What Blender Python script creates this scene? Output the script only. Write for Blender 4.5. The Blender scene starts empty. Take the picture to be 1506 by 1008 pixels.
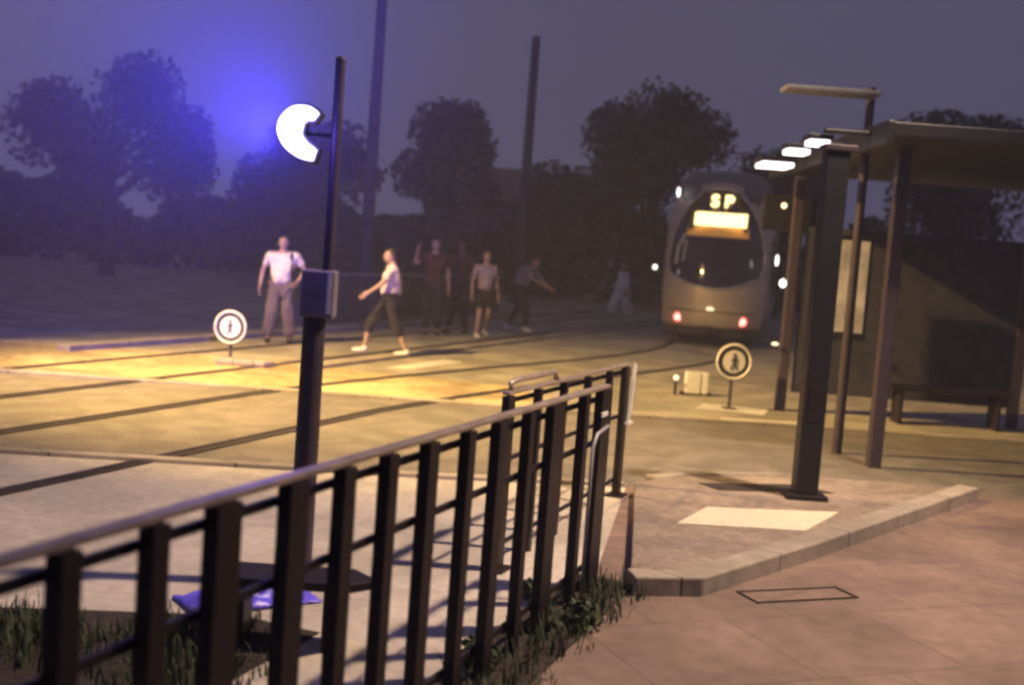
import bpy, bmesh, math, random
from mathutils import Vector, Matrix, noise
R = math.radians
sc = bpy.context.scene
C = sc.collection
rnd = random.Random(7)

# ------------------------------------------------------------------ camera
cam = bpy.data.cameras.new("camera")
co = bpy.data.objects.new("camera", cam); C.objects.link(co)
cam.lens = 40.64; cam.sensor_width = 36; cam.sensor_fit = 'HORIZONTAL'
cam.clip_start = 0.05; cam.clip_end = 2000
m = Matrix.Rotation(R(90 - 4.46), 4, 'X') @ Matrix.Rotation(R(4.29), 4, 'Z')
co.matrix_world = Matrix.Translation((0, 0, 1.75)) @ m
cam.dof.use_dof = True; cam.dof.focus_distance = 6.5; cam.dof.aperture_fstop = 1.5
sc.camera = co

# ------------------------------------------------------------------ world
w = bpy.data.worlds.new("World"); sc.world = w; w.use_nodes = True
nt = w.node_tree; nt.nodes.clear()
out = nt.nodes.new('ShaderNodeOutputWorld'); bg = nt.nodes.new('ShaderNodeBackground')
sky = nt.nodes.new('ShaderNodeTexSky'); sky.sky_type = 'NISHITA'; sky.sun_disc = False
sky.sun_elevation = R(-6); sky.sun_rotation = R(200)
sky.air_density = 1.6; sky.dust_density = 2.0
glow = nt.nodes.new('ShaderNodeMix'); glow.data_type = 'RGBA'
glow.inputs['Factor'].default_value = 0.8
glow.inputs['B'].default_value = (0.96, 0.92, 1.62, 1)       # the violet of town light under cloud
nt.links.new(sky.outputs[0], glow.inputs['A']); nt.links.new(glow.outputs['Result'], bg.inputs[0])
bg.inputs[1].default_value = 0.10
nt.links.new(bg.outputs[0], out.inputs[0])
sc.view_settings.view_transform = 'Standard'; sc.view_settings.look = 'None'
sc.view_settings.exposure = 0.0; sc.view_settings.gamma = 1.0
sc.cycles.use_denoising = True
sc.cycles.filter_width = 2.8
sc.cycles.volume_bounces = 1
sc.cycles.max_bounces = 6
sc.cycles.sample_clamp_indirect = 3.0

# ------------------------------------------------------------------ materials
def mat(name, col, rough=0.7, metal=0.0, var=0.25, scale=6.0, bump=0.0, detail=5, coat=0.0, stain=0.0):
    mt = bpy.data.materials.new(name); mt.use_nodes = True
    t = mt.node_tree; b = t.nodes['Principled BSDF']
    b.inputs['Roughness'].default_value = rough; b.inputs['Metallic'].default_value = metal
    if coat: b.inputs['Coat Weight'].default_value = coat
    tc = t.nodes.new('ShaderNodeTexCoord'); n = t.nodes.new('ShaderNodeTexNoise')
    n.inputs['Scale'].default_value = scale; n.inputs['Detail'].default_value = detail
    t.links.new(tc.outputs['Object'], n.inputs['Vector'])
    r = t.nodes.new('ShaderNodeMapRange')
    r.inputs['From Min'].default_value = 0.3; r.inputs['From Max'].default_value = 0.7
    r.inputs['To Min'].default_value = 1 - var; r.inputs['To Max'].default_value = 1 + var
    t.links.new(n.outputs['Fac'], r.inputs['Value'])
    mx = t.nodes.new('ShaderNodeVectorMath'); mx.operation = 'SCALE'
    mx.inputs[0].default_value = col; t.links.new(r.outputs[0], mx.inputs['Scale'])
    last = mx.outputs[0]
    if stain:
        n2 = t.nodes.new('ShaderNodeTexNoise'); n2.inputs['Scale'].default_value = scale * 0.09
        n2.inputs['Detail'].default_value = 6; n2.inputs['Distortion'].default_value = 0.6
        t.links.new(tc.outputs['Object'], n2.inputs['Vector'])
        r2 = t.nodes.new('ShaderNodeMapRange'); r2.inputs['From Min'].default_value = 0.42; r2.inputs['From Max'].default_value = 0.62
        r2.inputs['To Min'].default_value = 1 - stain; r2.inputs['To Max'].default_value = 1.0
        t.links.new(n2.outputs['Fac'], r2.inputs['Value'])
        m2 = t.nodes.new('ShaderNodeVectorMath'); m2.operation = 'SCALE'
        t.links.new(last, m2.inputs[0]); t.links.new(r2.outputs[0], m2.inputs['Scale']); last = m2.outputs[0]
    t.links.new(last, b.inputs['Base Color'])
    if bump:
        bp = t.nodes.new('ShaderNodeBump'); bp.inputs['Strength'].default_value = bump; bp.inputs['Distance'].default_value = 0.02
        t.links.new(n.outputs['Fac'], bp.inputs['Height']); t.links.new(bp.outputs[0], b.inputs['Normal'])
    return mt

def emit(name, col, strength):
    mt = bpy.data.materials.new(name); mt.use_nodes = True
    b = mt.node_tree.nodes['Principled BSDF']
    b.inputs['Base Color'].default_value = (*[min(1, c) for c in col], 1)
    b.inputs['Emission Color'].default_value = (*col, 1); b.inputs['Emission Strength'].default_value = strength
    return mt

def brick_mat(name, c1, c2, mortar, bw, bh, ms, angle=0.0):
    mt = mat(name, c1, 0.75, scale=9, bump=0.3, var=0.16, stain=0.35); t = mt.node_tree
    b = t.nodes['Principled BSDF']
    old = b.inputs['Base Color'].links[0].from_socket
    tc = t.nodes.new('ShaderNodeTexCoord'); mp = t.nodes.new('ShaderNodeMapping'); mp.inputs['Rotation'].default_value = (0, 0, angle)
    br = t.nodes.new('ShaderNodeTexBrick'); br.inputs['Scale'].default_value = 1
    br.inputs['Brick Width'].default_value = bw; br.inputs['Row Height'].default_value = bh; br.inputs['Mortar Size'].default_value = ms
    br.inputs['Color1'].default_value = (1, 1, 1, 1); br.inputs['Color2'].default_value = (*[c2[i] / c1[i] for i in range(3)], 1)
    br.inputs['Mortar'].default_value = (*[mortar[i] / c1[i] for i in range(3)], 1); br.inputs['Mortar Smooth'].default_value = 0.4
    t.links.new(tc.outputs['Object'], mp.inputs[0]); t.links.new(mp.outputs[0], br.inputs['Vector'])
    mu = t.nodes.new('ShaderNodeVectorMath'); mu.operation = 'MULTIPLY'
    t.links.new(old, mu.inputs[0]); t.links.new(br.outputs['Color'], mu.inputs[1]); t.links.new(mu.outputs[0], b.inputs['Base Color'])
    return mt

M = dict(
    ground=mat('rough ground', (0.10, 0.085, 0.075), 0.95, scale=2, bump=0.5, var=0.4),
    asphalt=mat('asphalt', (0.175, 0.155, 0.135), 0.85, scale=30, bump=0.35, var=0.22, stain=0.28),
    concrete=mat('pale concrete', (0.56, 0.50, 0.43), 0.85, scale=14, bump=0.25, var=0.14, stain=0.25),
    plaza=mat('light paving', (0.38, 0.34, 0.27), 0.8, scale=12, bump=0.25, var=0.18, stain=0.4),
    brick=brick_mat('reddish paving', (0.27, 0.185, 0.15), (0.225, 0.16, 0.135), (0.14, 0.10, 0.085), 0.8, 0.8, 0.006, R(-22)),
    kerb=brick_mat('kerb stone', (0.42, 0.36, 0.30), (0.37, 0.32, 0.27), (0.12, 0.10, 0.09), 0.95, 60, 0.008, R(-50)),
    island=mat('island paving', (0.30, 0.24, 0.20), 0.85, scale=16, bump=0.3, var=0.25, stain=0.3),
    tactile=mat('cream paving slab', (0.66, 0.60, 0.46), 0.7, scale=25, bump=0.3, var=0.1),
    paint=mat('worn white paint', (0.72, 0.68, 0.60), 0.6, scale=10, var=0.15, stain=0.2),
    steel=mat('rail steel', (0.10, 0.08, 0.07), 0.45, 0.7, scale=20, var=0.3),
    groove=mat('rail groove', (0.03, 0.022, 0.02), 0.9),
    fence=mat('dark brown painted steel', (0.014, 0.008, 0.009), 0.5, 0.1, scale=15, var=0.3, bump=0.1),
    fencetop=mat('pale fence rail', (0.42, 0.34, 0.28), 0.38, 0.4, scale=15, var=0.25, bump=0.1),  # top rails in a paler colour than the slats
    pole=mat('dark violet grey pole', (0.06, 0.045, 0.06), 0.5, 0.2, scale=10, var=0.2),
    galv=mat('galvanised mast', (0.30, 0.30, 0.32), 0.55, 0.3, scale=6, var=0.2),
    mastgrey=mat('weathered mast', (0.05, 0.045, 0.045), 0.7, scale=6, var=0.2), boxgrey=mat('violet grey box', (0.17, 0.14, 0.19), 0.6, scale=9, var=0.15),
    white=mat('white panel', (0.75, 0.73, 0.70), 0.5, scale=12, var=0.1),
    black=mat('black plastic', (0.012, 0.012, 0.015), 0.45),
    soil=mat('soil', (0.035, 0.025, 0.02), 0.95, scale=25, bump=0.8, var=0.5),
    grass=mat('grass', (0.05, 0.07, 0.03), 0.7, scale=5, var=0.4),
    leaf=mat('leaves', (0.035, 0.042, 0.03), 0.7, scale=0.8, var=0.45),
    bark=mat('bark', (0.04, 0.032, 0.028), 0.9, scale=8, bump=0.7, var=0.4),
    signblue=mat('sign blue', (0.03, 0.035, 0.06), 0.4),
    signring=mat('sign white ring', (0.72, 0.68, 0.62), 0.5, var=0.12),
    bluesheet=mat('blue glow sheet', (0.12, 0.09, 0.75), 0.32, scale=6, var=0.3, coat=0.3),
    tram=mat('silver tram paint', (0.66, 0.54, 0.41), 0.42, 0.25, scale=3, var=0.08, coat=0.4, stain=0.12),
    tramroof=mat('grey roof fairing', (0.17, 0.16, 0.17), 0.6, scale=3, var=0.15),
    tramdark=mat('black tram underframe', (0.02, 0.016, 0.016), 0.7),
    glass=mat('dark tinted glass', (0.018, 0.010, 0.012), 0.10, coat=1.0, var=0.1),
    trim=mat('bright window surround', (0.55, 0.52, 0.55), 0.3, 0.5),
    wall=mat('rendered wall', (0.14, 0.12, 0.11), 0.9, scale=4, bump=0.3, var=0.25, stain=0.4),
    skin=mat('skin', (0.40, 0.26, 0.19), 0.55, scale=8, var=0.08),
    skind=mat('dark skin', (0.16, 0.09, 0.065), 0.55, scale=8, var=0.08),
    hair=mat('dark hair', (0.015, 0.011, 0.01), 0.6, scale=60, var=0.5, bump=0.5),
    led=emit('amber led', (1.0, 0.74, 0.30), 3.2),
    disp=mat('display box', (0.05, 0.035, 0.012), 0.4),
    canopy=emit('white strip light', (1.0, 0.92, 0.95), 3.2),
    spot=emit('small white lamp', (1.0, 0.93, 0.88), 4.0),
    head=emit('tail lamp', (1.0, 0.36, 0.30), 3.2), redring=emit('red lamp glow', (1.0, 0.03, 0.03), 0.9),
    warm=emit('warm lamp', (1.0, 0.8, 0.5), 1.8),
    blue=emit('blue white beacon', (0.62, 0.56, 1.0), 2.6),
    bluedim=emit('beacon lens rim', (0.07, 0.05, 0.8), 0.9),
)
def rumple(bm, amp, seed):
    bm.normal_update()
    for v in bm.verts:
        p = v.co; k_ = noise.noise((p.x * 9 + seed, p.y * 9, p.z * 5)) + .6 * noise.noise((p.x * 22, p.y * 22 + seed, p.z * 14))
        v.co = p + v.normal * amp * k_
    return bm
def cloth(col, name='cloth'): return mat(name, col, 0.9, scale=14, var=0.18, bump=0.3)

# ------------------------------------------------------------------ mesh helpers
def link(name, me, mt=None, parent=None):
    o = bpy.data.objects.new(name, me); C.objects.link(o)
    if mt is not None and me is not None and not me.materials: me.materials.append(mt)
    if parent is not None: o.parent = parent
    return o
def fin(name, bm, mt, parent=None, smooth=False, bevel=0.0):
    if smooth:
        for f in bm.faces: f.smooth = True
    me = bpy.data.meshes.new(name); bm.to_mesh(me); bm.free()
    o = link(name, me, mt, parent)
    if bevel:
        b = o.modifiers.new('bevel', 'BEVEL'); b.width = bevel; b.segments = 2; b.limit_method = 'ANGLE'
    return o
def tag(o, label=None, cat=None, group=None, kind=None):
    if label: o['label'] = label
    if cat: o['category'] = cat
    if group: o['group'] = group
    if kind: o['kind'] = kind
    return o
def empty(name, loc, rz=0, label=None, cat=None, group=None):
    o = bpy.data.objects.new(name, None); C.objects.link(o); o.location = loc; o.rotation_euler = (0, 0, rz)
    o.empty_display_size = 0.2
    return tag(o, label, cat, group)
def copy_tree(o, parent=None):
    c = o.copy(); C.objects.link(c); c.parent = parent
    for ch in o.children: copy_tree(ch, c)
    return c
def box(bm, c, s, rz=0, rx=0, ry=0):
    r = bmesh.ops.create_cube(bm, size=1)
    mt = Matrix.Translation(c) @ Matrix.Rotation(rz, 4, 'Z') @ Matrix.Rotation(ry, 4, 'Y') @ Matrix.Rotation(rx, 4, 'X') @ Matrix.Diagonal((*s, 1))
    bmesh.ops.transform(bm, matrix=mt, verts=r['verts'])
def cyl(bm, a, b, r1, r2=None, n=16):
    a, b = Vector(a), Vector(b); d = b - a
    q = d.to_track_quat('Z', 'Y').to_matrix().to_4x4()
    r = bmesh.ops.create_cone(bm, cap_ends=True, segments=n, radius1=r1, radius2=r1 if r2 is None else r2, depth=d.length)
    bmesh.ops.transform(bm, matrix=Matrix.Translation((a + b) / 2) @ q, verts=r['verts'])
def ball(bm, c, s, n=16, rot=None):
    r = bmesh.ops.create_uvsphere(bm, u_segments=n, v_segments=max(6, n // 2), radius=1)
    mt = Matrix.Translation(c) @ (rot.to_4x4() if rot else Matrix()) @ Matrix.Diagonal((*s, 1))
    bmesh.ops.transform(bm, matrix=mt, verts=r['verts'])
def tube(bm, pts, rad, n=8, closed=False):
    pts = [Vector(p) for p in pts]; rings = []
    for i, p in enumerate(pts):
        a = pts[i - 1] if (i > 0 or closed) else p; b = pts[(i + 1) % len(pts)] if (i < len(pts) - 1 or closed) else p
        d = (b - a).normalized(); q = d.to_track_quat('Z', 'Y')
        rr = rad[i] if isinstance(rad, (list, tuple)) else rad
        rings.append([bm.verts.new(p + q @ Vector((math.cos(2 * math.pi * k / n) * rr, math.sin(2 * math.pi * k / n) * rr, 0))) for k in range(n)])
    L = len(rings)
    for i in range(L if closed else L - 1):
        A, B = rings[i], rings[(i + 1) % L]
        off = 0
        if closed and i == L - 1:
            off = min(range(n), key=lambda s: sum((A[k].co - B[(k + s) % n].co).length for k in range(n)))
        for k in range(n): bm.faces.new((A[k], A[(k + 1) % n], B[(k + 1 + off) % n], B[(k + off) % n]))
    if not closed: bm.faces.new(rings[0][::-1]); bm.faces.new(rings[-1])
def prism(bm, poly, z0, z1):
    A = [bm.verts.new((x, y, z0)) for x, y in poly]; B = [bm.verts.new((x, y, z1)) for x, y in poly]
    n = len(poly); bm.faces.new(A[::-1]); bm.faces.new(B)
    for i in range(n): bm.faces.new((A[i], A[(i + 1) % n], B[(i + 1) % n], B[i]))
def sheet(name, poly, z, mt, kind='structure', cuts=0):
    bm = bmesh.new(); f = bm.faces.new([bm.verts.new((x, y, z)) for x, y in poly]); f.normal_update()
    if f.normal.z < 0: f.normal_flip()
    o = fin(name, bm, mt); tag(o, kind=kind); return o
def strip(bm, pts, wd, z0, z1):
    """solid band of width wd along a plan polyline"""
    P = [Vector((x, y)) for x, y in pts]; L = []; Rr = []
    for i, p in enumerate(P):
        d = (P[min(i + 1, len(P) - 1)] - P[max(i - 1, 0)]).normalized(); n = Vector((-d.y, d.x))
        L.append(p + n * wd / 2); Rr.append(p - n * wd / 2)
    poly = [(v.x, v.y) for v in L] + [(v.x, v.y) for v in Rr[::-1]]
    rows = [[bm.verts.new((v.x, v.y, z)) for v in (L[i], Rr[i]) for z in (z0, z1)] for i in range(len(P))]
    for i in range(len(P) - 1):
        a, b = rows[i], rows[i + 1]
        bm.faces.new((a[1], a[3], b[3], b[1])); bm.faces.new((a[0], b[0], b[2], a[2]))
        bm.faces.new((a[0], a[1], b[1], b[0])); bm.faces.new((a[3], a[2], b[2], b[3]))
    bm.faces.new((rows[0][0], rows[0][2], rows[0][3], rows[0][1])); bm.faces.new((rows[-1][0], rows[-1][1], rows[-1][3], rows[-1][2]))

# ------------------------------------------------------------------ direction of the tracks
S, K = 0.353, 0.9356
def onl(perp, y): return ((perp + S * y) / K, y)      # the point of a line parallel to the tracks

# ------------------------------------------------------------------ ground
sheet('ground', [(-250, -40), (250, -40), (250, 400), (-250, 400)], -0.012, M['ground'])
near = [(-30, 6.4), (-2.11, 8.59), (-.44, 8.73), (.98, 8.95), (1.43, 9.14), (2.32, 9.48), (9, 9.8), (30, 10.3)]
far = [(-30, 11.6), (-2, 12.86), (1.54, 12.9), (3.14, 13.05), (9, 13.3), (30, 14.2)]
sheet('road', near + far[::-1], 0.0, M['asphalt'])
sheet('plaza', far + [(30, 70), (-30, 70)], 0.004, M['plaza'])
sheet('pavement', [(-30, -8), onl(-1.66, -8), onl(-1.66, 6.1), (.98, 8.95)] + near[:3][::-1], 0.004, M['concrete'])
sheet('paving', [onl(-1.66, -8), (30, -8), (30, 10.3)] + near[3:7][::-1] + [onl(-1.66, 6.1)], 0.004, M['brick'])
bm = bmesh.new()
strip(bm, [(x, y - .06) for x, y in near[:3]] + [(.95, 8.9)], .12, -0.01, 0.035)
tag(fin('kerb', bm, M['kerb'], bevel=.006), kind='structure')
bm = bmesh.new(); strip(bm, [(x, y + .08) for x, y in far], .14, -0.01, 0.03)
tag(fin('far_kerb', bm, M['kerb'], bevel=.006), kind='structure')
bm = bmesh.new(); strip(bm, [onl(-1.62, -2), onl(-1.62, 6.2)], .34, -0.01, 0.016)
tag(fin('soil_strip', bm, M['soil']), kind='structure')
sheet('verge', [(-5, 2.2), (-1.75, 2.3), (-1.0, 4.35), (-.75, 5.0), (-1.15, 5.15), (-5.5, 4.6)], 0.010, M['soil'])
# painted markings and lit slabs beyond the road
for nm, poly in (('road_marking', [(-1.75, 16.1), (-1.45, 16.0), (-.72, 17.7), (-1.05, 17.9)]),
                 ('pale_slab', [(2.3, 14.1), (3.1, 13.9), (3.3, 14.5), (2.5, 14.7)])):
    sheet(nm, poly, 0.010, M['paint'])
sheet('stop_line', [(2.45, 13.22), (3.7, 13.36), (3.75, 13.55), (2.5, 13.40)], 0.010, M['paint'])
sheet('lamp_pool_band', [(-7.5, 13.2), (-2.2, 13.1), (.6, 13.15), (.1, 15.0), (-1.9, 15.4), (-3.0, 15.9), (-8, 16.2)], 0.008, mat('ochre lamp pool', (0.54, 0.42, 0.22), 0.8, scale=8, var=0.3, stain=0.5, bump=.2))  # ochre colour holds the yellow lamp pool on the pale paving

# traffic island with its kerb, cream slab
isl = [(.72, 6.02), (1.05, 6.08), (1.93, 7.1), (3.85, 9.45), (2.3, 9.42), (1.43, 9.1), (1.0, 8.6)]
bm = bmesh.new(); prism(bm, isl, -0.01, 0.094); tag(fin('traffic_island', bm, M['island'], bevel=.01), kind='structure')
bm = bmesh.new(); strip(bm, isl[:4], .17, -0.012, 0.108)
tag(fin('island_kerb', bm, M['kerb'], bevel=.012), kind='structure')
bm = bmesh.new(); strip(bm, [isl[4], isl[5], (1.15, 8.85)], .13, -0.012, 0.106)
tag(fin('island_road_kerb', bm, M['kerb'], bevel=.012), kind='structure')
bm = bmesh.new(); prism(bm, [(1.14, 7.3), (1.42, 7.86), (2.38, 8.02), (1.98, 7.36)], 0.09, 0.104)
tag(fin('tactile_slab', bm, M['tactile'], bevel=.004), kind='structure')
bm = bmesh.new(); prism(bm, [(1.5, 8.75), (2.3, 8.98), (2.55, 8.75), (1.62, 8.52)], 0.09, 0.099)
tag(fin('drain_channel', bm, M['groove']), kind='structure')
# inspection cover in the paving
r = empty('inspection_cover', (1.60, 6.16, .004), R(22), 'rectangular steel inspection cover set in the reddish paving at lower right', 'manhole cover')
bm = bmesh.new(); box(bm, (0.06, 0, .001), (.62, .17, .006)); fin('cover_plate', bm, M['brick'], r, bevel=.002)
bm = bmesh.new()
for sx, sy, cx, cy in ((.65, .012, .06, .095), (.65, .012, .06, -.095), (.012, .202, -.262, 0), (.012, .202, .382, 0)): box(bm, (cx, cy, .003), (sx, sy, .010))
fin('cover_frame', bm, M['groove'], r)

# ------------------------------------------------------------------ rails
def bez(a, b, c, d, n):
    P = []
    for i in range(n + 1):
        t = i / n; u = 1 - t
        P.append(tuple(u**3 * a[k] + 3 * u * u * t * b[k] + 3 * u * t * t * c[k] + t**3 * d[k] for k in (0, 1)))
    return P
TY = R(13); td = (math.sin(TY), math.cos(TY))
p0 = onl(-6.24, 12.2); p1 = (4.15, 25.0)
main = [onl(-6.24, y) for y in (-10, 4, 11)] + bez(p0, (p0[0] + 2.6, p0[1] + 5.6), (p1[0] - td[0] * 5.0, p1[1] - td[1] * 5.0), p1, 24) + [(p1[0] + td[0] * q, p1[1] + td[1] * q) for q in (20, 60)]
def off(pts, dd):
    P = [Vector(p) for p in pts]; o_ = []
    for i, p in enumerate(P):
        d = (P[min(i + 1, len(P) - 1)] - P[max(i - 1, 0)]).normalized()
        o_.append((p.x - d.y * dd, p.y + d.x * dd))
    return o_
other = [onl(-9.15, y) for y in (-10, 8, 14, 20, 40, 75)]
for base, dd, lab in ((main, .78, 'left rail of the tram line running to the tram'), (main, -.78, 'right rail of the tram line running to the tram'),
                      (other, .75, 'far rail of the track beside the walking people'), (other, -.75, 'near rail of the track beside the walking people')):
    ln = off(base, dd)
    g_ = empty('tram_rail', (0, 0, 0), 0, 'dark steel ' + lab, 'rail', 'tram rails crossing the road')
    bm = bmesh.new(); strip(bm, ln, .15, 0.0, 0.011); fin('rail_groove', bm, M['groove'], g_)
    bm = bmesh.new(); strip(bm, off(ln, .035), .055, 0.0, 0.017); fin('rail_head', bm, M['steel'], g_)
# raised kerb lines alongside the far track
for pp, h_, lab in ((-7.9, .05, 'low stone edging between the two tracks'), (-10.9, .09, 'stone platform edge behind the person in white')):
    bm = bmesh.new(); strip(bm, [onl(pp, y) for y in (15.2, 24, 60)], .22, 0.0, h_)
    tag(fin('edging_stone', bm, M['kerb'], bevel=.01), lab, 'kerb')

# ------------------------------------------------------------------ fences
FD = math.atan2(K, S)
def fence(x_of, ys, label, H, lows, hw, group='dark steel railings by the crossing'):
    y0, y1 = ys[0][0], ys[-1][0]
    bx, by = onl(x_of, y0); root = empty('steel_railing', (bx, by, 0), FD, label, 'railing', group)
    L = (y1 - y0) / K
    for y, wd in ys:
        a = (y - y0) / K; bm = bmesh.new()
        box(bm, (a, 0, (H - .03) / 2), (wd, .045, H - .03))
        if wd > .09: box(bm, (a, 0, .008), (wd + .08, .13, .016))
        fin('post' if wd > .09 else 'slat', bm, M['fence'], root, bevel=.004)
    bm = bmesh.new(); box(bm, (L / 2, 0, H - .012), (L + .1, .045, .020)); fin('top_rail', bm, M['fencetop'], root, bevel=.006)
    for z in lows:
        bm = bmesh.new(); box(bm, (L / 2, .031, z), (L, .016, hw)); fin('cross_rail', bm, M['fence'], root, bevel=.003)
    return root, L
yf = [(1.2, .12), (1.5, .065), (1.78, .065), (2.06, .065), (2.33, .065), (2.6, .065), (2.85, .11), (3.16, .10), (3.43, .075), (3.7, .07), (3.99, .085), (4.31, .07), (4.61, .09), (4.93, .065),
      (5.26, .15), (5.68, .07), (6.0, .18)]
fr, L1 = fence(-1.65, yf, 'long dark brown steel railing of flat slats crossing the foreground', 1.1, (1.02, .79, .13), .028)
bm = bmesh.new(); box(bm, (L1 - .05, -.026, .95), (.11, .008, .022)); fin('reflector_plate', bm, M['white'], fr)
bm = bmesh.new()
tube(bm, [(L1 - .23, -.03, .02), (L1 - .23, -.03, .80), (L1 - .17, -.03, .86), (L1 + .02, -.03, .88)], .010); fin('conduit', bm, M['galv'], fr, smooth=True)
rr, L2 = fence(-2.2, [(6.25, .10), (6.7, .05), (7.15, .05), (7.62, .05), (8.1, .05), (8.5, .11)], 'shorter dark railing behind the near one ending at the road edge', 1.0, (.93, .60, .12), .026)
bm = bmesh.new()
tube(bm, [(.02, .0, .98), (.02, 0, 1.035), (.08, 0, 1.05), (.75, 0, 1.05), (.8, 0, 1.0)], .018); fin('handrail_loop', bm, M['fencetop'], rr, smooth=True)
bm = bmesh.new()      # pale folded plate fixed to the end post
P_ = [(L2 + .09, -.05, 1.0), (L2 + .125, -.05, .98), (L2 + .06, -.05, .62), (L2 + .01, -.05, .56), (L2 + .03, -.05, .66)]
for dy in (0,):
    A = [bm.verts.new(p) for p in P_]; B = [bm.verts.new((p[0], p[1] + .02, p[2])) for p in P_]
    bm.faces.new(A); bm.faces.new(B[::-1])
    for i in range(5): bm.faces.new((A[i], B[i], B[(i + 1) % 5], A[(i + 1) % 5]))
fin('end_plate', bm, M['white'], rr)
bm = bmesh.new(); box(bm, (L2 + .05, -.04, .55), (.14, .03, .02)); fin('bracket', bm, M['white'], rr)

CL = [(.078, .076, .020), (.064, .084, .029), (.028, .092, .038), (-.018, .072, .054), (-.046, .020, .062), (-.032, -.036, .054), (.012, -.078, .045), (.056, -.098, .037), (.082, -.106, .028)]
def ribbon(bm, cl, grow, ya, yb):
    """solid crescent: a centre line in x, z with its own half width, extruded from ya to yb"""
    P = []
    n = len(cl)
    for i in range((n - 1) * 5 + 1):
        k = min(i // 5, n - 2); t = i / 5 - k
        q = [cl[max(k - 1, 0)], cl[k], cl[k + 1], cl[min(k + 2, n - 1)]]
        P.append([.5 * (2 * q[1][c] + (q[2][c] - q[0][c]) * t + (2 * q[0][c] - 5 * q[1][c] + 4 * q[2][c] - q[3][c]) * t * t + (3 * q[1][c] - q[0][c] - 3 * q[2][c] + q[3][c]) * t ** 3) for c in range(3)])
    rows = []
    for i, (x, z, h) in enumerate(P):
        a, b = P[max(i - 1, 0)], P[min(i + 1, len(P) - 1)]; d = Vector((b[0] - a[0], b[1] - a[1])).normalized(); h += grow
        if i in (0, len(P) - 1):
            x += d.x * grow * (-1 if i == 0 else 1); z += d.y * grow * (-1 if i == 0 else 1)
        rows.append([bm.verts.new((x + s_ * d.y * h, y, z - s_ * d.x * h)) for s_ in (-1, 1) for y in (ya, yb)])
    for a, b in zip(rows, rows[1:]):
        bm.faces.new((a[1], b[1], b[3], a[3])); bm.faces.new((a[0], a[2], b[2], b[0])); bm.faces.new((a[0], b[0], b[1], a[1])); bm.faces.new((a[2], a[3], b[3], b[2]))
    bm.faces.new((rows[0][0], rows[0][1], rows[0][3], rows[0][2])); bm.faces.new((rows[-1][0], rows[-1][2], rows[-1][3], rows[-1][1]))
def chaikin(P, n=2):
    for _ in range(n):
        Q = []
        for a, b in zip(P, P[1:] + P[:1]): Q += [(a[0] * .75 + b[0] * .25, a[1] * .75 + b[1] * .25), (a[0] * .25 + b[0] * .75, a[1] * .25 + b[1] * .75)]
        P = Q
    return P
# ------------------------------------------------------------------ signal with the blue beacon
sg = empty('signal_post', (-.985, 5.72, 0), 0, 'dark signal post behind the railing carrying the glowing blue lamp', 'signal')
bm = bmesh.new(); cyl(bm, (0, 0, 0), (0, 0, 1.36), .062, .056, 20); cyl(bm, (0, 0, 0), (0, 0, .05), .11, .10, 20); fin('post', bm, M['pole'], sg, smooth=False)
bm = bmesh.new(); box(bm, (.015, 0, 1.475), (.165, .13, .235)); o = fin('control_box', bm, M['boxgrey'], sg, bevel=.012)
bm = bmesh.new(); box(bm, (.072, -.068, 1.48), (.018, .006, .20)); fin('highlight_strip', bm, M['white'], o)  # white strip put in as the bright highlight on the box
bm = bmesh.new(); cyl(bm, (.05, 0, 1.58), (.05, 0, 2.62), .027, .025, 16); ball(bm, (.05, 0, 2.62), (.027, .027, .02)); fin('upper_pole', bm, M['pole'], sg)
lh = empty('lamp_head', (-.112, -.06, 2.25)); lh.parent = sg
bm = bmesh.new()
cyl(bm, (0.0, .03, 0), (.18, .06, 0), .010, .010, 8)
ribbon(bm, CL, .013, .045, -.022)
fin('lamp_housing', bm, M['black'], lh)
bm = bmesh.new(); ribbon(bm, CL, 0, -.020, -.05)
fin('crescent_lens', bm, M['blue'], lh)
ld = bpy.data.lights.new('blue_lamp', 'POINT'); ld.energy = 11; ld.color = (.16, .10, 1); ld.shadow_soft_size = .1
lo = bpy.data.objects.new('beacon_light', ld); C.objects.link(lo); lo.parent = lh; lo.location = (-.02, -.22, 0)

l2 = bpy.data.lights.new('blue_glow_spot', 'SPOT'); l2.energy = 17000; l2.color = (.06, .05, 1); l2.spot_size = R(86); l2.spot_blend = 1; l2.shadow_soft_size = .12  # added spot, aimed away from the post to tint the haze blue
l2o = bpy.data.objects.new('blue_glow_spot', l2); C.objects.link(l2o); l2o.parent = lh; l2o.location = (-.17, .10, .0); l2o.rotation_euler = Vector((-.52, 1, .44)).to_track_quat('-Z', 'Y').to_euler()

# ------------------------------------------------------------------ low bench behind the fence, and added sheet coloured as blue lamp light
bn = empty('low_bench', (-.85, 4.86, 0), R(2), 'dark low plank bench with a pointed end behind the railing', 'bench')
bm = bmesh.new(); prism(bm, [(-.30, -.12), (.24, -.12), (.36, -.02), (.24, .13), (-.30, .13)], .27, .31); fin('plank', bm, M['fence'], bn, bevel=.006)
for x in (-.22, .16):
    bm = bmesh.new(); box(bm, (x, 0, .135), (.05, .2, .27)); fin('leg', bm, M['fence'], bn, bevel=.004)
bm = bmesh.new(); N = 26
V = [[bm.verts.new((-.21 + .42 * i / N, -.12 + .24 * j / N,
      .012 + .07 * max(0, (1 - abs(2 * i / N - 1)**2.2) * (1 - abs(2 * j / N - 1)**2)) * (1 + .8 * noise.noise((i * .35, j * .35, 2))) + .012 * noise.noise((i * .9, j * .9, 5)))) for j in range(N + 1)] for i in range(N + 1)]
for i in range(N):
    for j in range(N): bm.faces.new((V[i][j], V[i + 1][j], V[i + 1][j + 1], V[i][j + 1]))
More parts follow.
